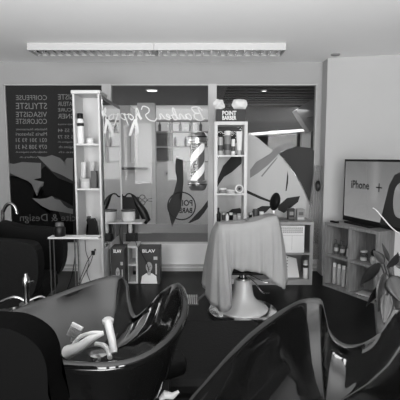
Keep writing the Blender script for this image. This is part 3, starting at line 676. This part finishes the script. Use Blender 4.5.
# ------------------------------------------------------------------ curtain and handle by the right jamb
cp_ = [P(x, 230, 4.86).x for x in (308, 326)]
bm = B(); nC = 40; rows = 14; grid = []
for r in range(rows + 1):
    f = r / rows; z = 1.30 - f * 1.13
    xl = P(315, 150, 4.86).x + (cp_[0] - P(315, 150, 4.86).x) * math.sin(min(1, f * 1.4) * PI / 2) ; xr = P(322.5, 150, 4.86).x
    grid.append([bm.verts.new((xl + (xr - xl) * i / nC, 4.86 + .018 * math.sin(i / nC * 5 * 2 * PI + f), z)) for i in range(nC + 1)])
for a, b in zip(grid, grid[1:]):
    for i in range(nC): bm.faces.new((a[i], a[i + 1], b[i + 1], b[i]))
o = obj('curtain', bm, 'sheer', smooth=True); tag(o, 'narrow sheer grey curtain hanging at the right window jamb', 'curtain')
md = o.modifiers.new('s', 'SOLIDIFY'); md.thickness = .0015
c = P(318, 186, 4.80)
t = thing('curtain_tie', 'dark oval tieback on the sheer curtain', 'tieback', c)
obj('loop', tube(B(), [(.02 * math.cos(q * PI / 10), 0, .055 * math.sin(q * PI / 10)) for q in range(20)], .012, 8, True), 'black', t, smooth=True); obj('knob', lathe(B(), [(.012, -.02), (.016, 0), (.012, .02)], n=12), 'dgrey', t)

# ------------------------------------------------------------------ barber chair under a cape
CX = P(242.5, 313, 3.57).x; CY = 3.57
ch_ = thing('barber_chair', 'barber chair on a white bell pedestal, covered by a white cape', 'barber chair', (CX, CY, 0))
obj('base_disc', lathe(B(), [(.315, 0), (.318, .012), (.30, .03), (.255, .038)], n=48), 'black', ch_, smooth=True)
obj('base_ring', lathe(B(), [(.25, .038), (.30, .032), (.303, .036), (.25, .046)], n=48), 'chrome', ch_, smooth=True)['label'] = 'chrome ring on the base'
obj('pedestal', lathe(B(), [(.225, .04), (.225, .055), (.205, .075), (.165, .095), (.125, .125), (.10, .165), (.088, .22), (.078, .30), (.07, .315)], n=40), 'enamel', ch_, smooth=True)['label'] = 'white enamelled bell-shaped pedestal'
obj('column', lathe(B(), [(.045, .31), (.045, .33), (.035, .335), (.035, .395)], n=20), 'chrome', ch_, smooth=True)
obj('swivel_plate', box(B(), (-.16, -.16, .395), (.16, .16, .42)), 'black', ch_, bevel=.01)
obj('seat', box(B(), (-.24, -.22, .42), (.22, .22, .54)), 'leather', ch_, bevel=.03)
obj('backrest', box(B(), (-.03, -.21, 0), (.05, .2, .33), Matrix.Translation((.19, 0, .5)) @ Matrix.Rotation(.06, 4, 'Y')), 'leather', ch_, bevel=.03)
for s in (-1, 1):
    a_r = obj('armrest', box(B(), (-.16, s * .2 - .03, .70), (.2, s * .2 + .03, .75)), 'leather', ch_, bevel=.015)
    obj('arm_bracket', box(B(), (.02, s * .2 - .012, .46), (.06, s * .2 + .012, .70)), 'chrome', ch_)
hc = P(275, 201.5, CY) - Vector((CX, CY, 0))
bm = B(); bmesh.ops.create_uvsphere(bm, u_segments=20, v_segments=14, radius=1)
bmesh.ops.transform(bm, matrix=Matrix.Translation(hc) @ Matrix.Rotation(.22, 4, 'Y') @ Matrix.Diagonal((.042, .09, .08, 1)), verts=bm.verts[:])
obj('headrest', bm, 'leather', ch_, smooth=True)['label'] = 'black padded oval headrest'
obj('headrest_post', box(B(), (hc.x - .02, -.012, .8), (hc.x - .005, .012, hc.z - .04)), 'chrome', ch_)
obj('lever', tube(B(), spline([(.03, -.07, .36), (.09, -.17, .33), (.14, -.22, .27), (.20, -.24, .27)], 5), .006, 8), 'chrome', ch_, smooth=True)
obj('lever', tube(B(), spline([(.04, -.05, .375), (.12, -.16, .36), (.17, -.2, .345), (.2, -.2, .35)], 5), .005, 8), 'chrome', ch_, smooth=True)
# footrest
fx = P(190, 296, 3.55).x - CX
bm = B()
for i in range(8): box(bm, (fx - .065 + i * .017, -.12, .13 + .0), (fx - .055 + i * .017, .10, .138))
obj('footrest', bm, 'alu', ch_)['label'] = 'ribbed metal footrest left of the base'
bm = B(); tube(bm, [(fx - .07, -.12, .125), (fx + .07, -.12, .125), (fx + .07, .10, .125), (fx - .07, .10, .125)], .007, 6, True); tube(bm, [(fx + .07, 0, .125), (-.2, 0, .3), (-.14, 0, .41)], .012, 8)
obj('footrest_frame', bm, 'dgrey', ch_)
# cape
cap_pts = []   # angle(deg), top (x,y), z_top, hem (x,y), z_hem   local to chair
keys = [  # deg: 180 left, 270 front, 360 right, 90 rear
 (175, (-.25, .10), .815, (-.36, .12), .24), (195, (-.255, -.10), .835, (-.34, -.06), .22), (215, (-.245, -.22), .845, (-.28, -.22), .15), (232, (-.22, -.26), .85, (-.17, -.28), .12),
 (243, (-.18, -.27), .852, (-.12, -.29), .20), (248, (-.12, -.28), .855, (-.12, -.295), .47), (262, (-.04, -.285), .862, (-.04, -.30), .47), (276, (.04, -.285), .875, (.06, -.30), .465),
 (290, (.12, -.28), .895, (.15, -.30), .44), (300, (.19, -.27), .915, (.21, -.29), .38), (312, (.245, -.25), .92, (.28, -.27), .33), (325, (.265, -.20), .92, (.335, -.22), .30),
 (340, (.275, -.10), .915, (.36, -.10), .38), (365, (.275, .05), .90, (.35, .05), .42), (400, (.25, .2), .88, (.31, .25), .42), (430, (.1, .26), .835, (.15, .30), .40), (465, (-.1, .26), .795, (-.15, .30), .36), (500, (-.2, .2), .79, (-.32, .24), .3)]
K = [k_ for k_ in keys]
tops = spline([Vector((k_[1][0], k_[1][1], k_[2])) for k_ in K], 8, True); hems = spline([Vector((k_[3][0], k_[3][1], k_[4])) for k_ in K], 8, True)
n = len(tops); bm = B(); rings = []
cen = Vector((.02, 0, .85))
for s in (.0001, .3, .6, .85, .95): rings.append([bm.verts.new(cen.lerp(tp, s) + Vector((0, 0, .008 * (1 - s) * math.sin(i * .2)))) for i, tp in enumerate(tops)])
for r in range(1, 17):
    f = r / 16; ring = []
    for i in range(n):
        a, b = tops[i], hems[i]; out = Vector((a.x, a.y, 0)).normalized()
        z = a.z + (b.z - a.z) * f - .012 * (f == 1 / 16) ; g = f ** .8
        p = Vector((a.x + (b.x - a.x) * g, a.y + (b.y - a.y) * g, z))
        rip = (.010 * math.sin(i * .55 + 1.2 * f) + .007 * math.sin(i * 1.13 + 2 + f)) * f
        rip += .012 * math.sin(PI * f)
        ring.append(bm.verts.new(p + out * rip))
    rings.append(ring)
for a, b in zip(rings, rings[1:]):
    for i in range(n): bm.faces.new((a[i], a[(i + 1) % n], b[(i + 1) % n], b[i]))
bm.faces.new(rings[0])
cape = obj('barber_cape', bm, 'cloth', smooth=False); cape.location = (CX, CY, 0)
for p in cape.data.polygons: p.use_smooth = True
md = cape.modifiers.new('s', 'SOLIDIFY'); md.thickness = .003
tag(cape, 'white cape draped over the barber chair with long hanging corners', 'cape')

# ------------------------------------------------------------------ television, console unit
p0 = Vector((1.345, 4.38, 0)); p1 = Vector((1.675, 3.79, 0)); u = (p1 - p0).normalized(); L = (p1 - p0).length; nrm = Vector((-u.y, u.x, 0)); ang = math.atan2(u.y, u.x)
cu = thing('cube_shelf', 'grey wooden two-by-two cube shelf under the television', 'shelf', p0, ang); H = .70; D = .24; T = .028
obj('top_panel', box(B(), (0, 0, H - T), (L, D, H)), 'wood', cu, bevel=.002); obj('base', box(B(), (0, 0, 0), (L, D, T)), 'wood', cu, bevel=.002)
for x in (0, L - T): obj('side_panel', box(B(), (x, 0, T), (x + T, D, H - T)), 'wood', cu)
obj('divider', box(B(), (L / 2 - T / 2, 0, T), (L / 2 + T / 2, D - .01, H - T)), 'wood', cu); zsf = .36
for x in (T, L / 2 + T / 2): obj('shelf', box(B(), (x, 0, zsf - .024), (x + L / 2 - 1.5 * T, D - .01, zsf)), 'wood', cu)
obj('back_panel', box(B(), (T, D - .01, T), (L - T, D, H - T)), 'woodd', cu)
def loc(x, y, z): return p0 + u * x + nrm * y + Vector((0, 0, z))
for i, (x, h, r, m, lb) in enumerate(((.085, .16, .024, 'dgrey', 'dark bottle with pump, leftmost in the upper left cube'), (.17, .165, .025, 'dgrey', 'dark bottle with pump, second in the upper left cube'), (.25, .13, .022, 'lgrey', 'pale bottle with pump nearest the cube shelf\'s middle'))):
    b_ = bottle(loc(x, .10, zsf), h, r, m, 'dgrey', lb, 'bottle', kind='pump', group='pump bottles in the cube shelf'); band(b_, r, .03, .07, 'lgrey')
t = thing('glass_jar', 'stack of clear glass jars in the upper right cube', 'jar', loc(.44, .1, zsf))
obj('jar', lathe(B(), [(.035, 0), (.038, .01), (.038, .07), (.03, .08), (.03, .09)], n=20), 'jar', t, smooth=True); obj('lid', lathe(B(), [(.034, .09), (.034, .105)], n=20), 'lgrey', t); obj('filling', lathe(B(), [(.03, .006), (.03, .03)], n=18), 'paper', t)
t = thing('pot', 'pale round pot with dark top in the upper right cube', 'pot', loc(.575, .09, zsf))
obj('body', lathe(B(), [(.03, 0), (.042, .03), (.04, .06), (.03, .075)], n=20), 'lgrey', t, smooth=True)
bm = B(); bmesh.ops.create_icosphere(bm, subdivisions=2, radius=.04); bmesh.ops.translate(bm, vec=(0, 0, .11), verts=bm.verts[:]); obj('dark_tuft', bm, 'black', t)
first = None
for i in range(4):
    x = .072 + i * .062
    if first is None: first = bottle(loc(x, .1, T), .225, .022, 'lgrey', 'paper', '', 'bottle', kind='can', name='white_bottle'); o = first
    else: o = copy_tree(first); o.location = loc(x, .1, T)
    tag(o, ['leftmost', 'second from left', 'third from left', 'rightmost'][i] + ' of four tall pale bottles in the lower left cube', 'bottle', 'tall bottles in the lower left cube')
o = obj('magazine', box(B(), (-.08, -.06, 0), (.08, .06, .012)), 'lgrey', bevel=.002); place(o, loc(.50, .09, T), ang + .15); tag(o, 'pale magazine lying in the lower right cube', 'magazine')
# TV
q0 = Vector((P(342.5, 219, 4.50).x, 4.50, .725)); d_ = Vector((.32, -.95, 0)).normalized(); angT = math.atan2(d_.y, d_.x)
q0 = Vector((1.57, 4.47, .716))
tv = thing('television', 'large flat television on the cube shelf showing a phone advert', 'television', q0, angT); TW, TH_ = 1.10, .66
back = Vector((-d_.y, d_.x, 0))
obj('bezel', box(B(), (0, 0, 0), (TW, .035, TH_)), 'black', tv, bevel=.004)
obj('screen', box(B(), (.022, -.002, .05), (TW - .022, 0, TH_ - .022)), 'screen', tv)
bm = B(); mm = frame_mtx((.125, -.0035, .36), (1, 0, 0), (0, 0, 1)); text(bm, 'iPhone', .115, mm, .0003, width=.27, bold=.0025)
obj('screen_lettering', bm, 'ink', tv)['label'] = 'dark word on the screen'
bm = B(); box(bm, (.49, -.004, .382), (.57, -.003, .394)); box(bm, (.524, -.004, .346), (.536, -.003, .430)); obj('screen_plus', bm, 'ink', tv)
hp = [(.56, .036), (.60, .10), (.62, .25), (.66, .42), (.72, .52), (.82, .56), (.92, .52), (.97, .40), (.99, .2), (1.02, .036)]
obj('screen_figure_hair', prism(B(), [Vector((x, -.0045, z)) for x, z in hp], (0, .001, 0)), 'hair', tv)['label'] = 'dark long hair of the figure on screen'
obj('screen_figure_face', prism(B(), spline([Vector((x, -.006, z)) for x, z in ((.76, .14), (.72, .25), (.74, .40), (.82, .46), (.9, .40), (.91, .25), (.86, .14))], 4, True), (0, .001, 0)), 'skin', tv)
obj('stand', box(B(), (.1, -.06, -.02), (.48, .09, 0)), 'black', tv, bevel=.004)
# slat under the tv (flat black strip device)
o = obj('media_player', box(B(), (0, 0, 0), (.09, .04, .02)), 'black', bevel=.003); place(o, loc(.03, .05, H), ang); tag(o, 'thin black media player lying on the left end of the cube shelf', 'media player')
cb = [P(373, 208, 3.70), P(377, 211, 3.66), P(383, 218, 3.6), (P(392, 228, 3.5)), P(400, 233.5, 3.42), P(415, 238, 3.3)]
tag(obj('white_cable', tube(B(), spline(cb, 6), .0055, 8), 'paper', smooth=True), 'white cable curving down across the television\'s lower edge', 'cable')
# white panel at far right
bm = B(); box(bm, (0, 0, 0), (1.1, .06, .62)); o = obj('radiator_panel', bm, 'white', bevel=.006)
for i in range(1): pass
place(o, (2.06, 4.52, .07), math.atan2(-.537, 2.16)); tag(o, 'white panel radiator on the wall behind the plant', 'radiator')

# ------------------------------------------------------------------ plant
base = Vector((P(392, 330, 3.05).x + .02, 3.05, 0))
t = thing('potted_plant', 'broad-leaved potted plant in front of the cube shelf', 'plant', base)
obj('pot', lathe(B(), [(.10, 0), (.13, .02), (.155, .26), (.15, .28)], n=28), 'midgrey', t, smooth=True); obj('soil', lathe(B(), [(.145, .27), (.145, .285)], n=24), 'soil', t)
rr = random.Random(5)
def leaf(a, b, wd, droop, roll):
    bm = B(); st_ = spline([Vector((0, 0, .27)), Vector(a) * .55 + Vector((0, 0, .12)), Vector(a)], 6); tube(bm, st_, .005, 6)
    a = Vector(a); b = Vector(b); ax = (b - a); n_ = 10; side = ax.cross(Vector((math.sin(roll), -math.cos(roll), .3))).normalized(); up = side.cross(ax).normalized(); prev = None
    for i in range(n_ + 1):
        f = i / n_; w_ = wd * (math.sin(PI * f ** .75)) + .0005; c = a + ax * f - Vector((0, 0, droop * f * f))
        row = [bm.verts.new(c + side * w_ * k + up * .25 * w_ * abs(k)) for k in (-1, -.5, 0, .5, 1)]
        if prev:
            for j in range(4): bm.faces.new((prev[j], prev[j + 1], row[j + 1], row[j]))
        prev = row
    o = obj('leaf', bm, 'leaf', t, smooth=True); md = o.modifiers.new('s', 'SOLIDIFY'); md.thickness = .002
def tl(x, y, Y): return P(x, y, Y) - base
for (a, b, w_, dr, ro) in (((388, 268, 3.05), (398, 252, 2.95), .05, .0, .3), ((380, 262, 3.1), (360, 282, 3.25), .045, .03, .1), ((384, 264, 3.05), (373, 250, 3.1), .04, .0, .2), ((386, 272, 3.0), (378, 310, 2.95), .06, .02, .2),
                           ((392, 275, 3.0), (401, 300, 2.9), .07, .02, -.3), ((384, 280, 3.1), (366, 303, 3.2), .04, .03, .4), ((393, 262, 3.1), (408, 262, 3.1), .05, .02, 0), ((396, 285, 3.0), (400, 322, 2.9), .06, 0, .1), ((389, 262, 3.1), (382, 243, 3.15), .02, 0, .2), ((388, 290, 2.98), (384, 325, 2.9), .05, .0, -.2)):
    leaf(tl(*a), tl(*b), w_, dr, ro)

# ------------------------------------------------------------------ left black armchair
ac = thing('armchair', 'black leather salon armchair facing right at the left edge', 'armchair', (-1.4, 3.0, 0))
def rb(name, a, b, r=.05, mtx=None): return obj(name, box(B(), a, b, mtx), 'leather', ac, bevel=r)
rb('seat', (-.2, -.2, .36), (.28, .2, .52), .05)
rb('backrest', (-.13, -.27, 0), (.04, .27, .57), .07, Matrix.Translation((-.16, 0, .42)) @ Matrix.Rotation(-.18, 4, 'Y'))
def arm(y0, y1):
    bm = B(); pts = [Vector((x, y0, z)) for x, z in ((-.25, .40), (.10, .38), (.24, .44), (.30, .55), (.315, .70), (.29, .80), (.22, .83), (0, .845), (-.25, .86))]
    obj('armrest', prism(bm, spline(pts, 3, True), (0, y1 - y0, 0)), 'leather', ac, bevel=.03)
arm(-.31, -.2); arm(.2, .31)
obj('pedestal', lathe(B(), [(.24, 0), (.24, .015), (.05, .035), (.035, .05), (.035, .36)], n=28), 'alu', ac, smooth=True)
# chrome arch behind
ps = [P(x, y, 3.6) for x, y in ((3, 222), (4, 210), (7.5, 204.5), (11.5, 204), (15, 207.5), (17, 214))]
t = thing('curved_pipe_stand', 'pale curved pipe arching above the black armchair', 'pipe', (ps[0].x, 3.6, 0))
obj('pipe', tube(B(), [p - t.location for p in spline([Vector((ps[0].x, 3.6, .03))] + ps, 6)], .016, 10), 'dimchrome', t, smooth=True); obj('foot', lathe(B(), [(.12, 0), (.12, .02), (.03, .03)], n=24), 'dgrey', t)

# ------------------------------------------------------------------ wash basins
def basin(label, rim, cfac, zin=.70, zout=.56, ped=(.16, .14), cshift=(0, 0)):
    pts = spline([W(*p) for p in rim], 8, True); n = len(pts)
    cen = Vector((sum(p.x for p in pts) / n + cshift[0], sum(p.y for p in pts) / n + cshift[1], 0))
    t = thing('wash_basin', label, 'wash basin', (cen.x, cen.y, 0))
    L_ = [p - cen for p in pts]; bm = B(); rings = []
    def ring(s, wz, zt_, dz=0, off=0):
        out = []
        for p in L_:
            d = Vector((p.x, p.y, 0)); e = d.normalized() * off
            out.append(bm.verts.new((p.x * s + e.x, p.y * s + e.y, (p.z + dz) * (1 - wz) + zt_ * wz)))
        rings.append(out)
    # outer from base up to the lip, over and down inside
    ring(.42, 1, zout - .06); ring(.5, .96, zout); ring(.68, .8, zout); ring(.84, .52, zout); ring(.95, .25, zout); ring(1.0, .09, zout, 0, .008); ring(1, 0, 0, -.022, .014); ring(1, 0, 0, -.008, .013); ring(1, 0, 0, 0, .005)
    ring(1, 0, 0, -.003, -.006); ring(1, 0, 0, -.014, -.011); ring(.95, .10, zin, 0, 0); ring(.88, .30, zin); ring(.78, .56, zin); ring(.62, .80, zin); ring(.42, .94, zin); ring(.2, .99, zin); ring(.05, 1, zin)
    for a, b in zip(rings, rings[1:]):
        for i in range(n): bm.faces.new((a[i], a[(i + 1) % n], b[(i + 1) % n], b[i]))
    bm.faces.new(rings[0][::-1]); bm.faces.new(rings[-1])
    o = obj('bowl', bm, 'gloss', t, smooth=False)
    for p in o.data.polygons: p.use_smooth = True
    obj('drain', lathe(B(), [(.03, zin), (.03, zin + .006), (.02, zin + .008)], n=20), 'chrome', t, smooth=True)
    obj('pedestal', box(B(), (-ped[0], -ped[1], 0), (ped[0], ped[1], zout - .05)), 'black', t, bevel=.03)
    return t, cen
rimL = [(120, 276, .95), (126.5, 284, .94), (128.5, 300, .895), (134, 315, .86), (146, 308, .88), (160, 293, .93), (173, 283.5, .95), (181, 286, .95), (184, 301, .94), (180, 319, .925), (167, 337, .91), (143, 353, .90), (112, 361, .90), (75, 361, .90), (40, 356, .90), (0, 350, .90), (-38, 340, .90), (-55, 330, .90), (-40, 321, .90), (0, 314, .90), (40, 300, .915), (80, 285, .935), (105, 277, .947)]
bL, cL = basin('glossy black wash basin at left with pale shower heads inside', rimL, .5, zin=.77)
rimR = [(315, 298, .95), (322, 301, .945), (325.5, 314, .92), (330, 331, .89), (341, 342.5, .865), (354, 345, .86), (370, 339, .87), (386, 326, .9), (400, 309, .935), (425, 300, .95), (440, 320, .94), (442, 360, .925), (430, 400, .91), (395, 440, .90), (330, 465, .90), (260, 470, .90), (200, 455, .90), (175, 430, .90), (190, 400, .90), (207, 380, .90), (230, 354, .905), (256, 329, .92), (285, 308, .94), (303, 299, .947)]
bR, cR = basin('large glossy black wash basin at the lower right', rimR, .5, zin=.74)
# shower heads & hose in left basin
def inb(x, y, z): return W(x, y, z) - Vector((cL.x, cL.y, 0))
ps = spline([inb(68, 352, .80), inb(78, 348, .83), inb(92, 338, .87), inb(103, 333, .885)], 6)
tt = thing('hand_shower', 'pale hand shower with looped handle lying in the left basin', 'hand shower', W(68, 352, .80))
off = Vector((cL.x, cL.y, 0)) - tt.location
obj('body', tube(B(), [p + off for p in ps], [.021 - .014 * i / (len(ps) - 1) for i in range(len(ps))], 12), 'hose', tt, smooth=True)
ps = spline([inb(73, 345, .82), inb(80, 337, .86), inb(92, 333, .885), inb(103, 333, .885)], 6)
obj('handle', tube(B(), [p + off for p in ps], .006, 8), 'hose', tt, smooth=True)
tt = thing('hand_shower', 'straight pale hand shower standing in the left basin', 'hand shower', W(113, 352, .80)); off = Vector((cL.x, cL.y, 0)) - tt.location
ps = spline([inb(114, 353, .80), inb(112, 340, .83), inb(109, 327, .86), inb(108, 322, .865)], 5)
obj('body', tube(B(), [p + off for p in ps], [.011 + .003 * (i / (len(ps) - 1)) for i in range(len(ps))], 12), 'hose', tt, smooth=True)
obj('spray_face', lathe(B(), [(.017, -.004), (.019, .008), (.012, .014)], ps[-1] + off, n=18), 'lgrey', tt, smooth=True)
tag(obj('shower_hose', tube(B(), spline([W(96, 344, .80), W(103, 345, .81), W(108, 350, .80), W(110, 358, .79)], 6), .0075, 8), 'hose', smooth=True), 'short curved pale hose between the two hand showers', 'hose')
t = thing('brush', 'ribbed pale brush lying against the inner wall of the left basin', 'brush', W(75, 331, .86)); t.rotation_euler = (.5, .5, 0)
obj('back', box(B(), (-.02, 0, -.03), (.02, .007, .03)), 'lgrey', t, bevel=.003)
bm = B()
for i in range(6): box(bm, (-.018, -.009, -.027 + i * .0098), (.018, 0, -.022 + i * .0098))
obj('bristle_rows', bm, 'midgrey', t); obj('handle', tube(B(), [(0, .004, -.03), (.004, .004, -.06)], [.006, .005], 8), 'lgrey', t, smooth=True)

# ------------------------------------------------------------------ taps, seats and pads around the basins
tp = W(27, 303, .80); t = thing('mixer_tap', 'upright chrome mixer tap behind the left basin', 'tap', (tp.x, tp.y, 0))
obj('column', lathe(B(), [(.05, 0), (.05, .02), (.02, .03), (.02, .78), (.03, .79), (.03, .80)], n=20), 'dgrey', t, smooth=True)
obj('body', lathe(B(), [(.012, .80), (.010, .86), (.015, .875), (.015, .905), (.008, .915), (.007, .925)], n=16), 'dimchrome', t, smooth=True)
obj('handle', tube(B(), [(0, 0, .885), (.035, -.01, .895)], .005, 8), 'dimchrome', t, smooth=True)
obj('spout', tube(B(), spline([(0, 0, .805), (-.05, .0, .825), (-.12, 0, .80), (-.17, 0, .77)], 5), .006, 8), 'dimchrome', t, smooth=True)
obj('hose', tube(B(), spline([(0, 0, .805), (.05, .02, .82), (.09, 0, .80), (.1, 0, .76)], 5), .006, 8), 'dimchrome', t, smooth=True)
t = thing('backwash_headrest', 'rounded black padded seat back at the lower left corner', 'seat back', (-.52, .77, 0))
bm = B(); pts = [P(x, y, .74) - Vector((-.52, .77, 0)) for x, y in ((-60, 330), (-30, 327), (0, 328), (14, 331), (27, 337.5), (38, 347), (44, 358), (47, 372), (48, 395), (49, 430), (-60, 430))]
obj('pad', prism(bm, spline(pts, 3, True), (0, .08, 0)), 'pad', t, bevel=.012); obj('post', box(B(), (-.1, -.02, 0), (.0, .02, .3)), 'black', t)
t = thing('padded_bench', 'black padded bench seat between the two wash basins', 'seat', (.02, 1.95, 0))
obj('cushion', box(B(), (-.32, -.30, .36), (.32, .35, .47)), 'leather', t, bevel=.04); obj('base', box(B(), (-.26, -.25, 0), (.26, .3, .36)), 'black', t, bevel=.01)
t = thing('arm_roll', 'black cylindrical arm roll between the two wash basins', 'arm roll', (W(163, 362, .62).x, W(163, 362, .62).y, 0))
obj('roll', tube(B(), [(-.08, -.06, .60), (-.06, -.04, .60), (.06, .04, .60), (.07, .05, .60)], [.03, .05, .05, .03], 16), 'leather', t, smooth=True); obj('support', box(B(), (-.025, -.025, 0), (.025, .025, .57)), 'black', t)
c = W(168, 396, .62)
t = thing('spray_nozzle', 'pale nozzle tip poking up between the basins', 'nozzle', (c.x, c.y, 0))
obj('stem', lathe(B(), [(.03, 0), (.03, .02), (.012, .03), (.012, .60)], n=14), 'dgrey', t, smooth=True)
obj('head', tube(B(), [(-.025, 0, .61), (-.01, 0, .625), (.015, 0, .62), (.035, .01, .63)], [.008, .014, .011, .005], 12), 'hose', t, smooth=True)
